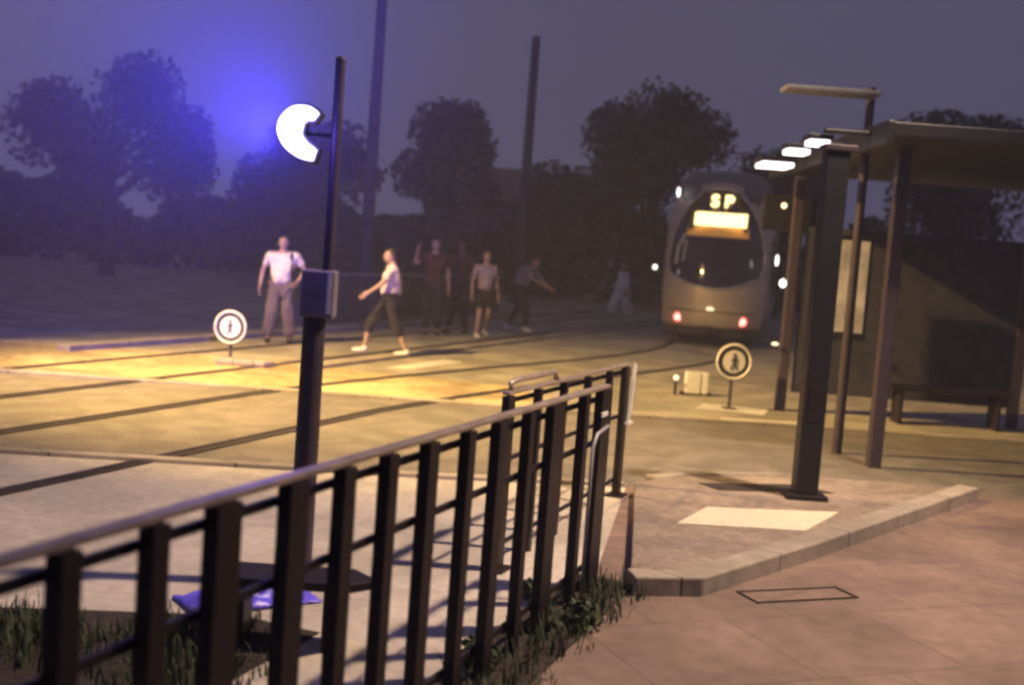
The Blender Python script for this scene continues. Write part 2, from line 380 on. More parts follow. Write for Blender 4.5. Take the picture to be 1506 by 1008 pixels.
o = fin('glow_sheet', bm, M['bluesheet'], smooth=True); o.scale = (1.5, 1.3, 1.0); o.location = (-1.16, 5.38, .004); o.rotation_euler = (0, 0, R(35))
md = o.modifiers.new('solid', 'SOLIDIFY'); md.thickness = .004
tag(o, 'crumpled shiny blue glow sheet standing in for lamp light on the ground by the signal post foot', 'glow sheet')

# grass and weeds along the fence foot
def tufts(name, spots, label, h0, h1, seed):
    rn = random.Random(seed); bm = bmesh.new()
    for (x, y, r_, n) in spots:
        for _ in range(n):
            a = rn.uniform(0, 6.28); q = r_ * math.sqrt(rn.random()); px, py = x + q * math.cos(a), y + q * math.sin(a)
            h = rn.uniform(h0, h1); le = rn.uniform(0, .7) * h; la = rn.uniform(0, 6.28); wd = rn.uniform(.002, .006)
            d = Vector((math.cos(la), math.sin(la), 0)); s_ = Vector((-d.y, d.x, 0)) * wd; b0 = Vector((px, py, .01))
            v = [bm.verts.new(b0 - s_), bm.verts.new(b0 + s_), bm.verts.new(b0 + d * le * .4 + s_ * .8 + Vector((0, 0, h * .6))), bm.verts.new(b0 + d * le * .4 - s_ * .8 + Vector((0, 0, h * .6))), bm.verts.new(b0 + d * le + Vector((0, 0, h)))]
            bm.faces.new(v[:4]); bm.faces.new((v[3], v[2], v[4]))
    o = fin(name, bm, M['grass']); return tag(o, label, 'grass', kind='stuff')
sp = [(onl(-1.62 + rnd.uniform(-.12, .2), y)[0], y,   .12, 26) for y in [1.5 + .06 * i for i in range(78)]]
tufts('grass', sp, 'thin weeds growing in the dark soil at the foot of the near railing', .02, .12, 3)
sp = [(rnd.uniform(-3.2, -.95), rnd.uniform(2.6, 4.95), .18, 70) for i in range(130)]
tufts('grass', sp, 'short rough grass on the verge at lower left behind the railing', .02, .10, 4)
for i, (x, y, s) in enumerate([onl(-1.5, 5.35) + (.13,), onl(-1.72, 4.75) + (.11,), onl(-1.85, 5.75) + (.09,)]):
    bm = bmesh.new(); rn = random.Random(i)
    for _ in range(260):
        a = rn.uniform(0, 6.28); el = rn.uniform(.15, 1.5); q = s * rn.uniform(.3, 1)
        c = Vector((math.cos(a) * math.cos(el) * q, math.sin(a) * math.cos(el) * q, math.sin(el) * q)); n_ = Vector((rn.gauss(0, 1), rn.gauss(0, 1), rn.gauss(0, 1))).normalized()
        u_ = n_.orthogonal().normalized() * .012; v_ = n_.cross(u_).normalized() * .024
        bm.faces.new([bm.verts.new(c + k) for k in (-v_, u_, v_, -u_)])
    o = fin('weed_plant', bm, M['grass']); o.location = (x, y, .015)
    tag(o, ['leafy weed beneath the wide post near the railing end', 'small leafy weed midway along the near railing foot', 'smallest leafy weed behind the end of the near railing'][i], 'plant')

# ------------------------------------------------------------------ round pedestrian signs
def round_sign(loc, rz, zc, rad, label):
    s_ = empty('round_sign', loc, rz, label, 'sign', 'low round pedestrian signs')
    bm = bmesh.new(); cyl(bm, (0, .03, 0), (0, .03, zc), .022, .022, 12); box(bm, (0, .03, .01), (.16, .16, .02)); fin('post', bm, M['pole'], s_)
    bm = bmesh.new(); cyl(bm, (0, 0, zc), (0, -.022, zc), rad, rad, 40); o = fin('sign_disc', bm, M['signblue'], s_)
    bm = bmesh.new()
    for r_ in (rad * .9,):
        tube(bm, [(r_ * math.cos(a * math.pi / 20), -.026, zc + r_ * math.sin(a * math.pi / 20)) for a in range(40)], rad * .07, 8, True)
    fin('sign_ring', bm, M['signring'], o, smooth=True)
    bm = bmesh.new(); cyl(bm, (0, -.022, zc), (0, -.030, zc), rad * .6, rad * .6, 32); fin('inner_disc', bm, M['signring'], o)
    # walking figure: head, body, two legs, two arms as one raised emblem
    bm = bmesh.new(); q = rad * .6
    def lim(a, b, t): cyl(bm, (a[0] * q, -.033, zc + a[1] * q), (b[0] * q, -.033, zc + b[1] * q), t * q, t * q, 8)
    cyl(bm, (0, -.030, zc + .62 * q), (0, -.038, zc + .62 * q), .15 * q, .15 * q, 14)
    lim((0, .42), (0, -.05), .13); lim((0, -.05), (-.28, -.7), .08); lim((0, -.05), (.26, -.68), .08); lim((0, .38), (-.3, .0), .06); lim((0, .38), (.28, .05), .06)
    fin('pedestrian_emblem', bm, M['signblue'], o)
    return s_
round_sign((2.76, 14.3, .004), R(4), .60, .235, 'round pedestrian sign on a short post in front of the tram')
round_sign((-3.76, 15.4, .004), R(-8), .47, .235, 'round yellow-lit pedestrian sign at the left beside the person in white')
bm = bmesh.new(); prism(bm, [(-.35, -.12), (.3, -.14), (.42, .02), (.28, .13), (-.33, .12)], 0, .09)
o = fin('concrete_block', bm, M['kerb'], bevel=.03); o.location = (-3.5, 15.1, .004); tag(o, 'low pale concrete block at the foot of the left round sign', 'concrete block')
# small white marker
b_ = empty('marker_box', (2.52, 15.6, .004), R(6), 'small white two-panel marker box on the paving below the tram', 'marker')
bm = bmesh.new(); box(bm, (-.04, 0, .17), (.20, .10, .29)); fin('wide_panel', bm, M['white'], b_, bevel=.008)
bm = bmesh.new(); box(bm, (.13, 0, .17), (.08, .10, .29)); fin('narrow_panel', bm, M['white'], b_, bevel=.008)
bm = bmesh.new(); box(bm, (.02, .03, .02), (.42, .10, .04)); fin('base', bm, M['black'], b_)
g2 = empty('ground_lamp', (2.24, 15.5, 0), 0, 'tiny lit lamp on a stub left of the white marker box', 'lamp')
bm = bmesh.new(); cyl(bm, (0, 0, 0), (0, 0, .2), .02, .02, 10); fin('stub', bm, M['black'], g2)
bm = bmesh.new(); ball(bm, (0, -.01, .235), (.035, .035, .035)); fin('bulb', bm, M['warm'], g2, smooth=True)

# ------------------------------------------------------------------ column on the island, unseen street lamp at far right
tc_ = empty('column', (2.25, 8.5, .09), 0, 'dark square column standing on the kerbed island beside the shelter', 'column')
bm = bmesh.new(); box(bm, (0, 0, 1.28), (.17, .16, 2.56)); fin('shaft', bm, M['black'], tc_, bevel=.012)
bm = bmesh.new(); box(bm, (0, 0, .02), (.30, .26, .04)); fin('base_plate', bm, M['fence'], tc_, bevel=.004)
bm = bmesh.new(); box(bm, (0, -.083, .75), (.10, .006, .32)); fin('access_door', bm, M['fence'], tc_)
bm = bmesh.new(); box(bm, (0.01, 0, 2.585), (.24, .20, .05)); fin('cap', bm, M['pole'], tc_, bevel=.01)
sl = empty('street_lamp', (6.4, 5.9, 0), 0, 'dark street lamp with an arm over the reddish paving at far right', 'street lamp', 'street lamps')
bm = bmesh.new(); cyl(bm, (0, 0, 0), (0, 0, 8.2), .09, .05, 20); fin('post', bm, M['fence'], sl)
bm = bmesh.new(); tube(bm, [(0, 0, 8.1), (-.3, .05, 8.4), (-1.6, .4, 8.45)], .035); fin('arm', bm, M['fence'], sl)
bm = bmesh.new(); box(bm, (-1.9, .45, 8.45), (.7, .28, .1)); o = fin('luminaire', bm, M['galv'], sl, bevel=.02)
bm = bmesh.new(); box(bm, (-1.9, .45, 8.39), (.5, .2, .012)); fin('lamp_lens', bm, emit('street lamp lens', (1, .72, .42), 6), o)
def lamp_light(parent, loc, tgt, energy, col, size, name, blend=.6, soft=.2):
    l_ = bpy.data.lights.new(name, 'SPOT'); l_.energy = energy; l_.color = col; l_.spot_size = R(size); l_.spot_blend = blend; l_.shadow_soft_size = soft
    o = bpy.data.objects.new(name, l_); C.objects.link(o); o.parent = parent; o.location = loc
    base = Vector(parent.location) + Vector(loc); o.rotation_euler = (Vector(tgt) - base).to_track_quat('-Z', 'Y').to_euler()
    return o
lamp_light(sl, (-1.9, .45, 8.3), (-.3, 7.9, 0), 5600, (1, .72, .50), 80, 'street_lamp_light', .9)
# sodium lamp that lights the crossing from the left
s2 = empty('street_lamp', (-9.6, 9.5, 0), 0, 'tall sodium street lamp at far left beside the road', 'street lamp', 'street lamps')
bm = bmesh.new(); cyl(bm, (0, 0, 0), (0, 0, 8.2), .09, .05, 20); fin('post', bm, M['fence'], s2)
bm = bmesh.new(); tube(bm, [(0, 0, 8.1), (.3, .05, 8.4), (1.4, .3, 8.45)], .035); fin('arm', bm, M['fence'], s2)
bm = bmesh.new(); box(bm, (1.7, .35, 8.45), (.7, .28, .1)); o = fin('luminaire', bm, M['galv'], s2, bevel=.02)
bm = bmesh.new(); box(bm, (1.7, .35, 8.39), (.5, .2, .012)); fin('lamp_lens', bm, emit('sodium lens', (1, .6, .15), 8), o)
lamp_light(s2, (1.7, .35, 8.3), (-.7, 14.3, 0), 27000, (1, .63, .20), 72, 'sodium_lamp_light', .95)

# ------------------------------------------------------------------ tram stop shelter at right
sh = empty('tram_shelter', (4.4, 12.3, 0), 0, 'dark tram stop shelter with lit canopy strips at the right', 'shelter')
def sp_(nm, boxes, mt, par=sh, bev=.01):
    bm = bmesh.new()
    for c, s in boxes: box(bm, c, s)
    return fin(nm, bm, mt, par, bevel=bev)
sp_('canopy', [((.4, -.2, 3.02), (3.5, 4.6, .12)), ((-1.37, -.2, 2.99), (.06, 4.6, .2))], M['black'])
for x, y in ((-.95, 2.3), (-.95, -1.6), (2.0, 2.3), (2.0, -1.6)): sp_('post', [((x, y, 1.48), (.12, .12, 2.96))], M['pole'])
sp_('glass_wall', [((.55, 2.3, 1.3), (2.75, .03, 2.1))], mat('grey frosted glass', (.05, .05, .06), .3))
o = sp_('poster_case', [((-.55, 1.6, 1.62), (.72, .12, 1.25))], M['black'])
sp_('poster', [((-.55, 1.53, 1.64), (.64, .01, 1.1))], mat('pale poster', (.50, .48, .50), .5, scale=5, var=.35), o)
sp_('bench_seat', [((1.0, 1.9, .45), (1.5, .35, .05))], M['fence'])
for x in (.4, 1.6): sp_('bench_leg', [((x, 1.9, .22), (.05, .3, .42))], M['fence'])
sp_('back_panel', [((-.92, 2.5, 2.5), (.85, .06, .45))], M['black'])
for c, s in (((-1.74, .2, 2.885), (.32, .42, .05)), ((-1.82, -1.1, 2.91), (.2, .26, .05)), ((-1.80, -1.8, 2.93), (.17, .22, .05)), ):
    hh = sp_('light_fitting', [((c[0], c[1], c[2] + .045), (s[0] + .05, s[1] + .05, .05))], M['black'])
    sp_('light_strip', [(c, s)], M['canopy'], hh, .004)
for c, s in (((-1.55, .2, 2.99), (.4, .08, .04)), ((-1.6, -1.15, 3.0), (.4, .08, .04)), ((-1.6, -2.0, 3.02), (.4, .08, .04))): sp_('bracket', [(c, s)], M['black'])
bm = bmesh.new(); ball(bm, (-1.19, 1.7, 1.62), (.04, .04, .05)); fin('indicator_lamp', bm, M['spot'], sh, smooth=True)
bm = bmesh.new(); ball(bm, (-1.26, 1.7, 2.55), (.035, .035, .035)); fin('indicator_lamp', bm, M['warm'], sh, smooth=True)
bm = bmesh.new(); ball(bm, (-1.10, 2.2, .85), (.045, .03, .02)); fin('indicator_lamp', bm, M['warm'], sh, smooth=True)
# tall information mast carrying a dim flat luminaire
im = empty('platform_lamp', (3.3, 11.4, 0), 0, 'thin platform lamp mast with a flat dim head above the shelter', 'lamp')
bm = bmesh.new(); cyl(bm, (0, 0, 0), (0, 0, 3.6), .05, .04, 14); fin('post', bm, M['pole'], im)
bm = bmesh.new(); box(bm, (-.45, -.2, 3.50), (.9, .3, .05)); fin('luminaire', bm, M['galv'], im, bevel=.015)

# ------------------------------------------------------------------ tram
TR = empty('tram', (4.25, 25.2, 0), -TY, 'silver rounded-nosed tram facing the camera with a lit amber destination display', 'tram')
def hw(z):
    if z < 1.2: return 1.06 + .13 * (z - .25) / .95
    if z < 2.6: return 1.19
    t = min(1, (z - 2.6) / 1.05); return 1.19 * (1 - t**2.6) ** .5 if t < 1 else 0.0
def fy(x, z):
    s_ = .0 if z < 1.1 else .75 * ((z - 1.1) / 2.5) ** 1.7
    if z < .8: s_ += .12 * ((.8 - z) / .5) ** 2
    return s_ + .95 * min(1, abs(x) / 1.19) ** 2.6
zs = [.42 + i * (3.64 - .42) / 34 for i in range(35)]
bm = bmesh.new(); NU = 24; LEN = 22; rows = []
for z in zs:
    wd = max(hw(z), .02); rw = []
    rw.append(bm.verts.new((-wd, LEN, z)))
    for k in range(NU + 1):
        x = wd * math.sin((k / NU - .5) * math.pi); rw.append(bm.verts.new((x, fy(x, z), z)))
    rw.append(bm.verts.new((wd, LEN, z))); rows.append(rw)
for i in range(len(rows) - 1):
    for k in range(len(rows[0]) - 1): bm.faces.new((rows[i][k], rows[i][k + 1], rows[i + 1][k + 1], rows[i + 1][k]))
    bm.faces.new((rows[i][-1], rows[i][0], rows[i + 1][0], rows[i + 1][-1]))
bm.faces.new(rows[0][::-1]); bm.faces.new(rows[-1])
fin('body', bm, M['tram'], TR, smooth=True)
def tpt(x, z, o_=.015): return (x, fy(x, z) - o_, z)
# windscreen
def ws(t):
    for a, b in zip(WS, WS[1:]):
        if a[0] <= t <= b[0]: return a[1] + (b[1] - a[1]) * (t - a[0]) / (b[0] - a[0])
WS = [(0, .98), (.12, 1.06), (.3, 1.04), (.5, .96), (.65, .86), (.78, .72), (.88, .56), (.95, .38), (1, .16)]
bm = bmesh.new(); rows = []; NT = 28; outl = []; outr = []
for i in range(NT + 1):
    t = i / NT; wd = ws(t); rw = []
    for k in range(21):
        x = wd * (k / 10 - 1); zb = 1.58 - .30 * (1 - (x / 1.0) ** 2); z = zb + t * (3.50 - zb); rw.append(bm.verts.new(tpt(x, z)))
    rows.append(rw); outl.append(rw[0].co.copy()); outr.append(rw[-1].co.copy())
for i in range(NT):
    for k in range(20): bm.faces.new((rows[i][k], rows[i][k + 1], rows[i + 1][k + 1], rows[i + 1][k]))
bot = [v.co.copy() for v in rows[0]]; top = [v.co.copy() for v in rows[-1]]
wsg = fin('windscreen', bm, M['glass'], TR, smooth=True)
bm = bmesh.new(); tube(bm, outl[::-1][:-1] + bot + outr[1:] + top[::-1][1:-1], .026, 8, True); fin('windscreen_surround', bm, M['trim'], TR, smooth=True)
bm = bmesh.new(); tube(bm, [tpt(.5, 1.40, .04), tpt(.1, 1.75, .05), tpt(-.35, 1.95, .05)], .014); fin('wiper', bm, M['black'], wsg)
# warm interior band seen under the display, and white cab fittings behind the glass
bm = bmesh.new()
for k in range(12):
    xa, xb = -.68 + k * 1.36 / 12, -.68 + (k + 1) * 1.36 / 12
    v = [bm.verts.new(tpt(x, z, .022)) for x, z in ((xa, 2.42), (xb, 2.42), (xb, 2.62), (xa, 2.62))]; bm.faces.new(v)
fin('cab_light_band', bm, emit('dim cab light', (.85, .42, .10), .16), wsg)
bm = bmesh.new(); tube(bm, [tpt(-.86, 1.78, .02), tpt(-.84, 2.15, .02), tpt(-.70, 2.45, .02)], .045, 6); tube(bm, [tpt(-.70, 1.85, .02), tpt(-.67, 2.3, .02)], .03, 6)
fin('cab_pillar', bm, mat('pale cab pillar', (.55, .53, .62), .4), wsg)
# destination display
dz = 2.98
dsp = empty('destination_display', (0, 0, 0)); dsp.parent = TR
bm = bmesh.new(); pts = [(-.66, 2.56), (.66, 2.56), (.66, 2.98), (.38, 3.42), (-.38, 3.42), (-.66, 2.98)]
A = [bm.verts.new((x, fy(x, z) - .04 - .10 * abs(x), z)) for x, z in pts]; B = [bm.verts.new((x, fy(x, z) + .1, z)) for x, z in pts]
bm.faces.new(A); bm.faces.new(B[::-1])
for i in range(6): bm.faces.new((A[i], B[i], B[(i + 1) % 6], A[(i + 1) % 6]))
fin('display_case', bm, M['disp'], dsp)
def text(body, size, x, z, mt, par, y, tilt, ext=.006, offs=.006):
    cu = bpy.data.curves.new('lettering', 'FONT'); cu.body = body; cu.size = size; cu.align_x = 'CENTER'; cu.align_y = 'CENTER'; cu.extrude = ext; cu.offset = offs
    t_ = bpy.data.objects.new('lettering', cu); C.objects.link(t_)
    dg = bpy.context.evaluated_depsgraph_get(); me = bpy.data.meshes.new_from_object(t_.evaluated_get(dg)); bpy.data.objects.remove(t_)
    me.materials.clear(); me.materials.append(mt); o = link('lettering', me, None, par); o.location = (x, y, z); o.rotation_euler = (tilt, 0, 0); return o
tl = R(90 - 24)
text('S P', .40, .04, 3.20, M['led'], dsp, fy(.2, 3.17) - .10, tl, .01, .011)
# second line: the unreadable glowing row of the display, cells of led columns
bm = bmesh.new(); rn = random.Random(5); x = -.52
while x < .60:
    cw = rn.uniform(.055, .085); hh = rn.choice([.33, .33, .31, .32])
    box(bm, (x + cw / 2, fy(.3, 2.82) - .085, 2.80), (cw, .012, hh), rx=-R(24)); x += cw + .006
fin('led_row', bm, M['led'], dsp)
# lamps
for s_ in (-1, 1):
    for nm, x, z, rr_, mt in (('tail_light', .70, .60, .085, M['head']),):
        bm = bmesh.new(); cyl(bm, tpt(s_ * x, z, -.05), tpt(s_ * x, z, .01), rr_ * 1.35, rr_ * 1.35, 20); hs = fin('red_glow_ring', bm, M['redring'], TR)  # emissive ring put in for the red glow around the lamp
        bm = bmesh.new(); c = tpt(s_ * x, z, .012); ball(bm, c, (rr_, .03, rr_)); fin(nm, bm, mt, hs, smooth=True)
    bm = bmesh.new(); z = 2.0 if s_ > 0 else 1.68
    tube(bm, [tpt(s_ * 1.12, z + .15, -.1), (s_ * 1.3, .55, z + .13), (s_ * 1.32, .5, z)], .02); box(bm, (s_ * 1.32, .5, z - .04), (.07, .08, .2)); mo = fin('mirror', bm, M['black'], TR)
    bm = bmesh.new(); ball(bm, (s_ * 1.32, .44, z + (.0 if s_ > 0 else -.02)), (.045 if s_ < 0 else .03, .03, .05 if s_ < 0 else .12)); fin('side_lamp', bm, M['spot'], mo, smooth=True)
    # side windows and doors, along the body
    for j, y0 in enumerate((2.4, 5.9, 9.4, 12.9, 16.4)):
        bm = bmesh.new(); box(bm, (s_ * 1.18, y0 + .9, 1.95), (.05, 1.7, 1.15)); fin('side_window', bm, M['glass'], TR, bevel=.02)
        bm = bmesh.new(); box(bm, (s_ * 1.175, y0 + 2.6, 1.45), (.06, 1.2, 2.05)); d_ = fin('door', bm, M['trim'], TR, bevel=.02)
        for q in (-.3, .3):
            bm = bmesh.new(); box(bm, (s_ * 1.2, y0 + 2.6 + q, 1.65), (.03, .48, 1.35)); fin('door_glass', bm, M['glass'], d_)
bm = bmesh.new(); ball(bm, (-.98, .9, 3.38), (.03, .04, .11)); fin('marker_lamp', bm, M['spot'], TR, smooth=True)
bm = bmesh.new(); box(bm, (0, 11.0, .31), (2.0, 21, .24)); box(bm, (0, .45, .30), (1.5, .5, .22)); fin('skirt', bm, M['tramdark'], TR, bevel=.06)
bm = bmesh.new(); box(bm, (0, 1.1, .10), (1.7, 1.2, .12)); fin('underframe', bm, M['tramdark'], TR, bevel=.02)
for yy in (1.7, 3.5, 10.2, 12, 18, 19.8):
    for s_ in (-1, 1):
        bm = bmesh.new(); cyl(bm, (s_ * .62, yy, .30), (s_ * .76, yy, .30), .29, .29, 24); fin('wheel', bm, M['steel'], TR)
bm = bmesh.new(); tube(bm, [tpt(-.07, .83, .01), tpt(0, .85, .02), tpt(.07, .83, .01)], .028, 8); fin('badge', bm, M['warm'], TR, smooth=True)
bm = bmesh.new(); tube(bm, [tpt(x / 10 * .95, .78, .006) for x in range(-10, 11)], .012, 6); fin('bumper_line', bm, M['black'], TR)
bm = bmesh.new()      # rounded roof fairing
rows = []
for y, s_ in ((.75, .05), (.9, .45), (1.2, .72), (1.7, .9), (2.5, 1), (20, 1), (21.5, .7)):
    rows.append([bm.verts.new((1.10 * (.55 + .45 * s_) * math.copysign(abs(math.cos(a)) ** .5, math.cos(a)), y, 3.10 + (.35 + .58 * s_) * math.sin(a) ** .6)) for a in [math.pi * k / 20 for k in range(21)]])
for i in range(len(rows) - 1):
    for k in range(20): bm.faces.new((rows[i][k], rows[i][k + 1], rows[i + 1][k + 1], rows[i + 1][k]))
bm.faces.new(rows[0]); bm.faces.new(rows[-1][::-1])
fin('roof_fairing', bm, M['tramroof'], TR, smooth=True)
for s_ in (-1, 1):
    bm = bmesh.new(); tube(bm, [tpt(s_ * (hw(z) * .985), z, .004) for z in (.5, .9, 1.3, 1.7, 2.1, 2.5)], .009, 6); fin('panel_seam', bm, M['black'], TR)
bm = bmesh.new(); box(bm, (0, .12, .36), (.32, .34, .16)); cyl(bm, (0, .0, .36), (0, -.12, .36), .06, .05, 14); fin('coupler', bm, M['tramdark'], TR, bevel=.02)
pg = bmesh.new(); tube(pg, [(0, 9, 4.0), (0, 10.2, 4.55), (0, 9.2, 5.1)], .03); tube(pg, [(-.8, 9.2, 5.05), (-.5, 9.2, 5.12), (.5, 9.2, 5.12), (.8, 9.2, 5.05)], .025); fin('pantograph', pg, M['black'], TR)

# ------------------------------------------------------------------ masts
def mast(x, y, h, r_, lab, arm):
    o = empty('catenary_mast', (x, y, 0), 0, lab, 'mast', 'overhead line masts'); arm = 0
    bm = bmesh.new(); cyl(bm, (0, 0, 0), (0, 0, h), r_, r_ * .7, 16); cyl(bm, (0, 0, 0), (0, 0, .3), r_ * 1.5, r_ * 1.4, 16); fin('post', bm, M['mastgrey'], o)
    bm = bmesh.new(); cyl(bm, (0, 0, h), (0, 0, h + .12), r_ * .8, r_ * .5, 16); fin('cap', bm, M['pole'], o)
mast(-3.75, 28.5, 8.6, .17, 'pale grey overhead line mast left of the walking group', 2.6)
mast(.05, 40, 9.0, .20, 'tall distant overhead line mast against the sky', 2.8)

# low wall behind the platform at left
bm = bmesh.new(); strip(bm, [onl(-12.2, 23.2), onl(-12.2, 33)], .3, 0, .98)
ww = fin('low_wall', bm, M['wall'], bevel=.02); tag(ww, 'low rendered wall right of the person in the white T-shirt', 'wall')
bm = bmesh.new(); strip(bm, [onl(-12.2, 23.15), onl(-12.2, 33.1)], .38, .983, 1.04); fin('coping', bm, M['kerb'], ww, bevel=.01)

# ------------------------------------------------------------------ trees
def tree(loc, h, rx, ry, rz_, n, label, seed, zc=None, lobes=9, leaf=.16):
    rn = random.Random(seed); root = empty('tree', loc, 0, label, 'tree', 'trees behind the tramway')
    zc = zc or h - rz_
    bm = bmesh.new()
    tube(bm, [(0, 0, 0), (.1, 0, zc * .4), (-.05, .1, zc * .8), (.05, 0, zc + rz_ * .3)], [h * .035, h * .028, h * .02, h * .008], 10)
    C_ = []
    for i in range(lobes):
        a = rn.uniform(0, 6.28); el = rn.uniform(-.5, 1.3); q = rn.uniform(.45, .8)
        c = Vector((rx * q * math.cos(a) * math.cos(el), ry * q * math.sin(a) * math.cos(el), zc + rz_ * q * math.sin(el))); C_.append((c, rn.uniform(.3, .48)))
        tube(bm, [(0, 0, zc * rn.uniform(.45, .8)), (c.x * .5, c.y * .5, (c.z + zc * .7) / 2), tuple(c)], [h * .012, h * .008, h * .003], 6)
    fin('trunk', bm, M['bark'], root, smooth=True)
    C_.append((Vector((0, 0, zc)), .62))
    bm = bmesh.new()
    for _ in range(n):
        c, s_ = rn.choice(C_); d = Vector((rn.gauss(0, 1), rn.gauss(0, 1), rn.gauss(0, 1))).normalized(); q = rn.random() ** .45
        p = c + Vector((d.x * rx, d.y * ry, d.z * rz_)) * s_ * q
        nn = (d + Vector((rn.gauss(0, .7), rn.gauss(0, .7), rn.gauss(0, .7)))).normalized(); u_ = nn.orthogonal().normalized(); v_ = nn.cross(u_)
        a = rn.uniform(0, 6.28); u2 = (u_ * math.cos(a) + v_ * math.sin(a)) * leaf * rn.uniform(.6, 1.3); v2 = (v_ * math.cos(a) - u_ * math.sin(a)) * leaf * .55
        bm.faces.new([bm.verts.new(p + k) for k in (-u2, v2, u2, -v2)])
    fin('crown', bm, M['leaf'], root)
tree((5.1, 46, 0), 8.9, 3.1, 2.8, 3.3, 9000, 'large round-crowned tree rising just left of the tram roof', 1, lobes=16)
tree((-2.9, 44, 0), 7.3, 2.4, 2.3, 2.6, 6500, 'rounded tree standing behind the walking group', 2, lobes=14)
tree((1.2, 47, 0), 5.6, 2.8, 2.4, 2.4, 6000, 'lower broad tree between the two rounded trees', 3)
tree((-7.8, 43, 0), 6.0, 3.0, 2.6, 2.7, 6500, 'dark tree behind the person in the white T-shirt', 4)
tree((9.8, 44, 0), 6.4, 2.9, 2.6, 2.8, 6000, 'dark tree behind the tram shelter', 6)
tree((-13.5, 38, 0), 8.2, 3.5, 3.0, 3.5, 7500, 'tall dark tree at the far left edge', 7)
tree((15.5, 40, 0), 8.0, 3.4, 3.0, 3.4, 7000, 'tall dark tree at the far right edge', 8)
# hedge mass at the back
bm = bmesh.new(); rn = random.Random(11)
for _ in range(16000):
    x = rn.uniform(-24, 26); top_ = 3.1 + .7 * math.sin(x * .5) + .5 * math.sin(x * 1.3 + 1) + .4 * noise.noise((x * .9, 3, 1))
    p = Vector((x, 50 + rn.uniform(-1.2, 1.2), top_ * rn.random() ** .7)); nn = Vector((rn.gauss(0, 1), rn.gauss(-.6, 1), rn.gauss(0, 1))).normalized(); u_ = nn.orthogonal().normalized() * .26; v_ = nn.cross(u_).normalized() * .17
    bm.faces.new([bm.verts.new(p + k) for k in (-u_, v_, u_, -v_)])
tag(fin('hedge', bm, M['leaf']), 'long dark hedge closing the view behind the tramway', 'hedge')
# low house roof dimly seen between the trees
hs = empty('house', (-.9, 54, 0), R(8), 'low dark house with a pitched roof behind the trees', 'house')
bm = bmesh.new(); box(bm, (0, 0, 2.0), (7, 6, 4.0)); fin('wall', bm, M['wall'], hs)
bm = bmesh.new(); A = [bm.verts.new(p) for p in ((-3.8, -3.4, 3.95), (3.8, -3.4, 3.95), (3.8, 3.4, 3.95), (-3.8, 3.4, 3.95), (-3.8, 0, 5.6), (3.8, 0, 5.6))]
for f in ((0, 1, 5, 4), (2, 3, 4, 5), (1, 2, 5), (3, 0, 4), (3, 2, 1, 0)): bm.faces.new([A[i] for i in f])
fin('roof', bm, mat('clay roof', (.22, .13, .10), .9, scale=5), hs)
for x in (-2, 1.6):
    bm = bmesh.new(); box(bm, (x, -3.02, 1.9), (1.0, .08, 1.2)); fin('window', bm, M['glass'], hs)

# ------------------------------------------------------------------ people
def skin_mesh(nodes, edges, root, sub=2):
    """nodes: name -> (co, rx, ry)"""
    names = list(nodes); idx = {n: i for i, n in enumerate(names)}
    me = bpy.data.meshes.new('s'); me.from_pydata([nodes[n][0] for n in names], [(idx[a], idx[b]) for a, b in edges], [])
    o = bpy.data.objects.new('s', me); C.objects.link(o)
    o.modifiers.new('k', 'SKIN')
    lay = me.skin_vertices[0].data if me.skin_vertices else None
    if lay is None:
        bm = bmesh.new(); bm.from_mesh(me); bm.verts.layers.skin.verify(); bm.to_mesh(me); bm.free(); lay = me.skin_vertices[0].data
    for n in names:
        lay[idx[n]].radius = (nodes[n][1], nodes[n][2]); lay[idx[n]].use_root = (n == root)
    s_ = o.modifiers.new('s', 'SUBSURF'); s_.levels = sub; s_.render_levels = sub
    bpy.context.view_layer.update(); dg = bpy.context.evaluated_depsgraph_get()
    r_ = bpy.data.meshes.new_from_object(o.evaluated_get(dg)); bpy.data.objects.remove(o); bpy.data.meshes.remove(me)
    bm = bmesh.new(); bm.from_mesh(r_); bpy.data.meshes.remove(r_); return bm

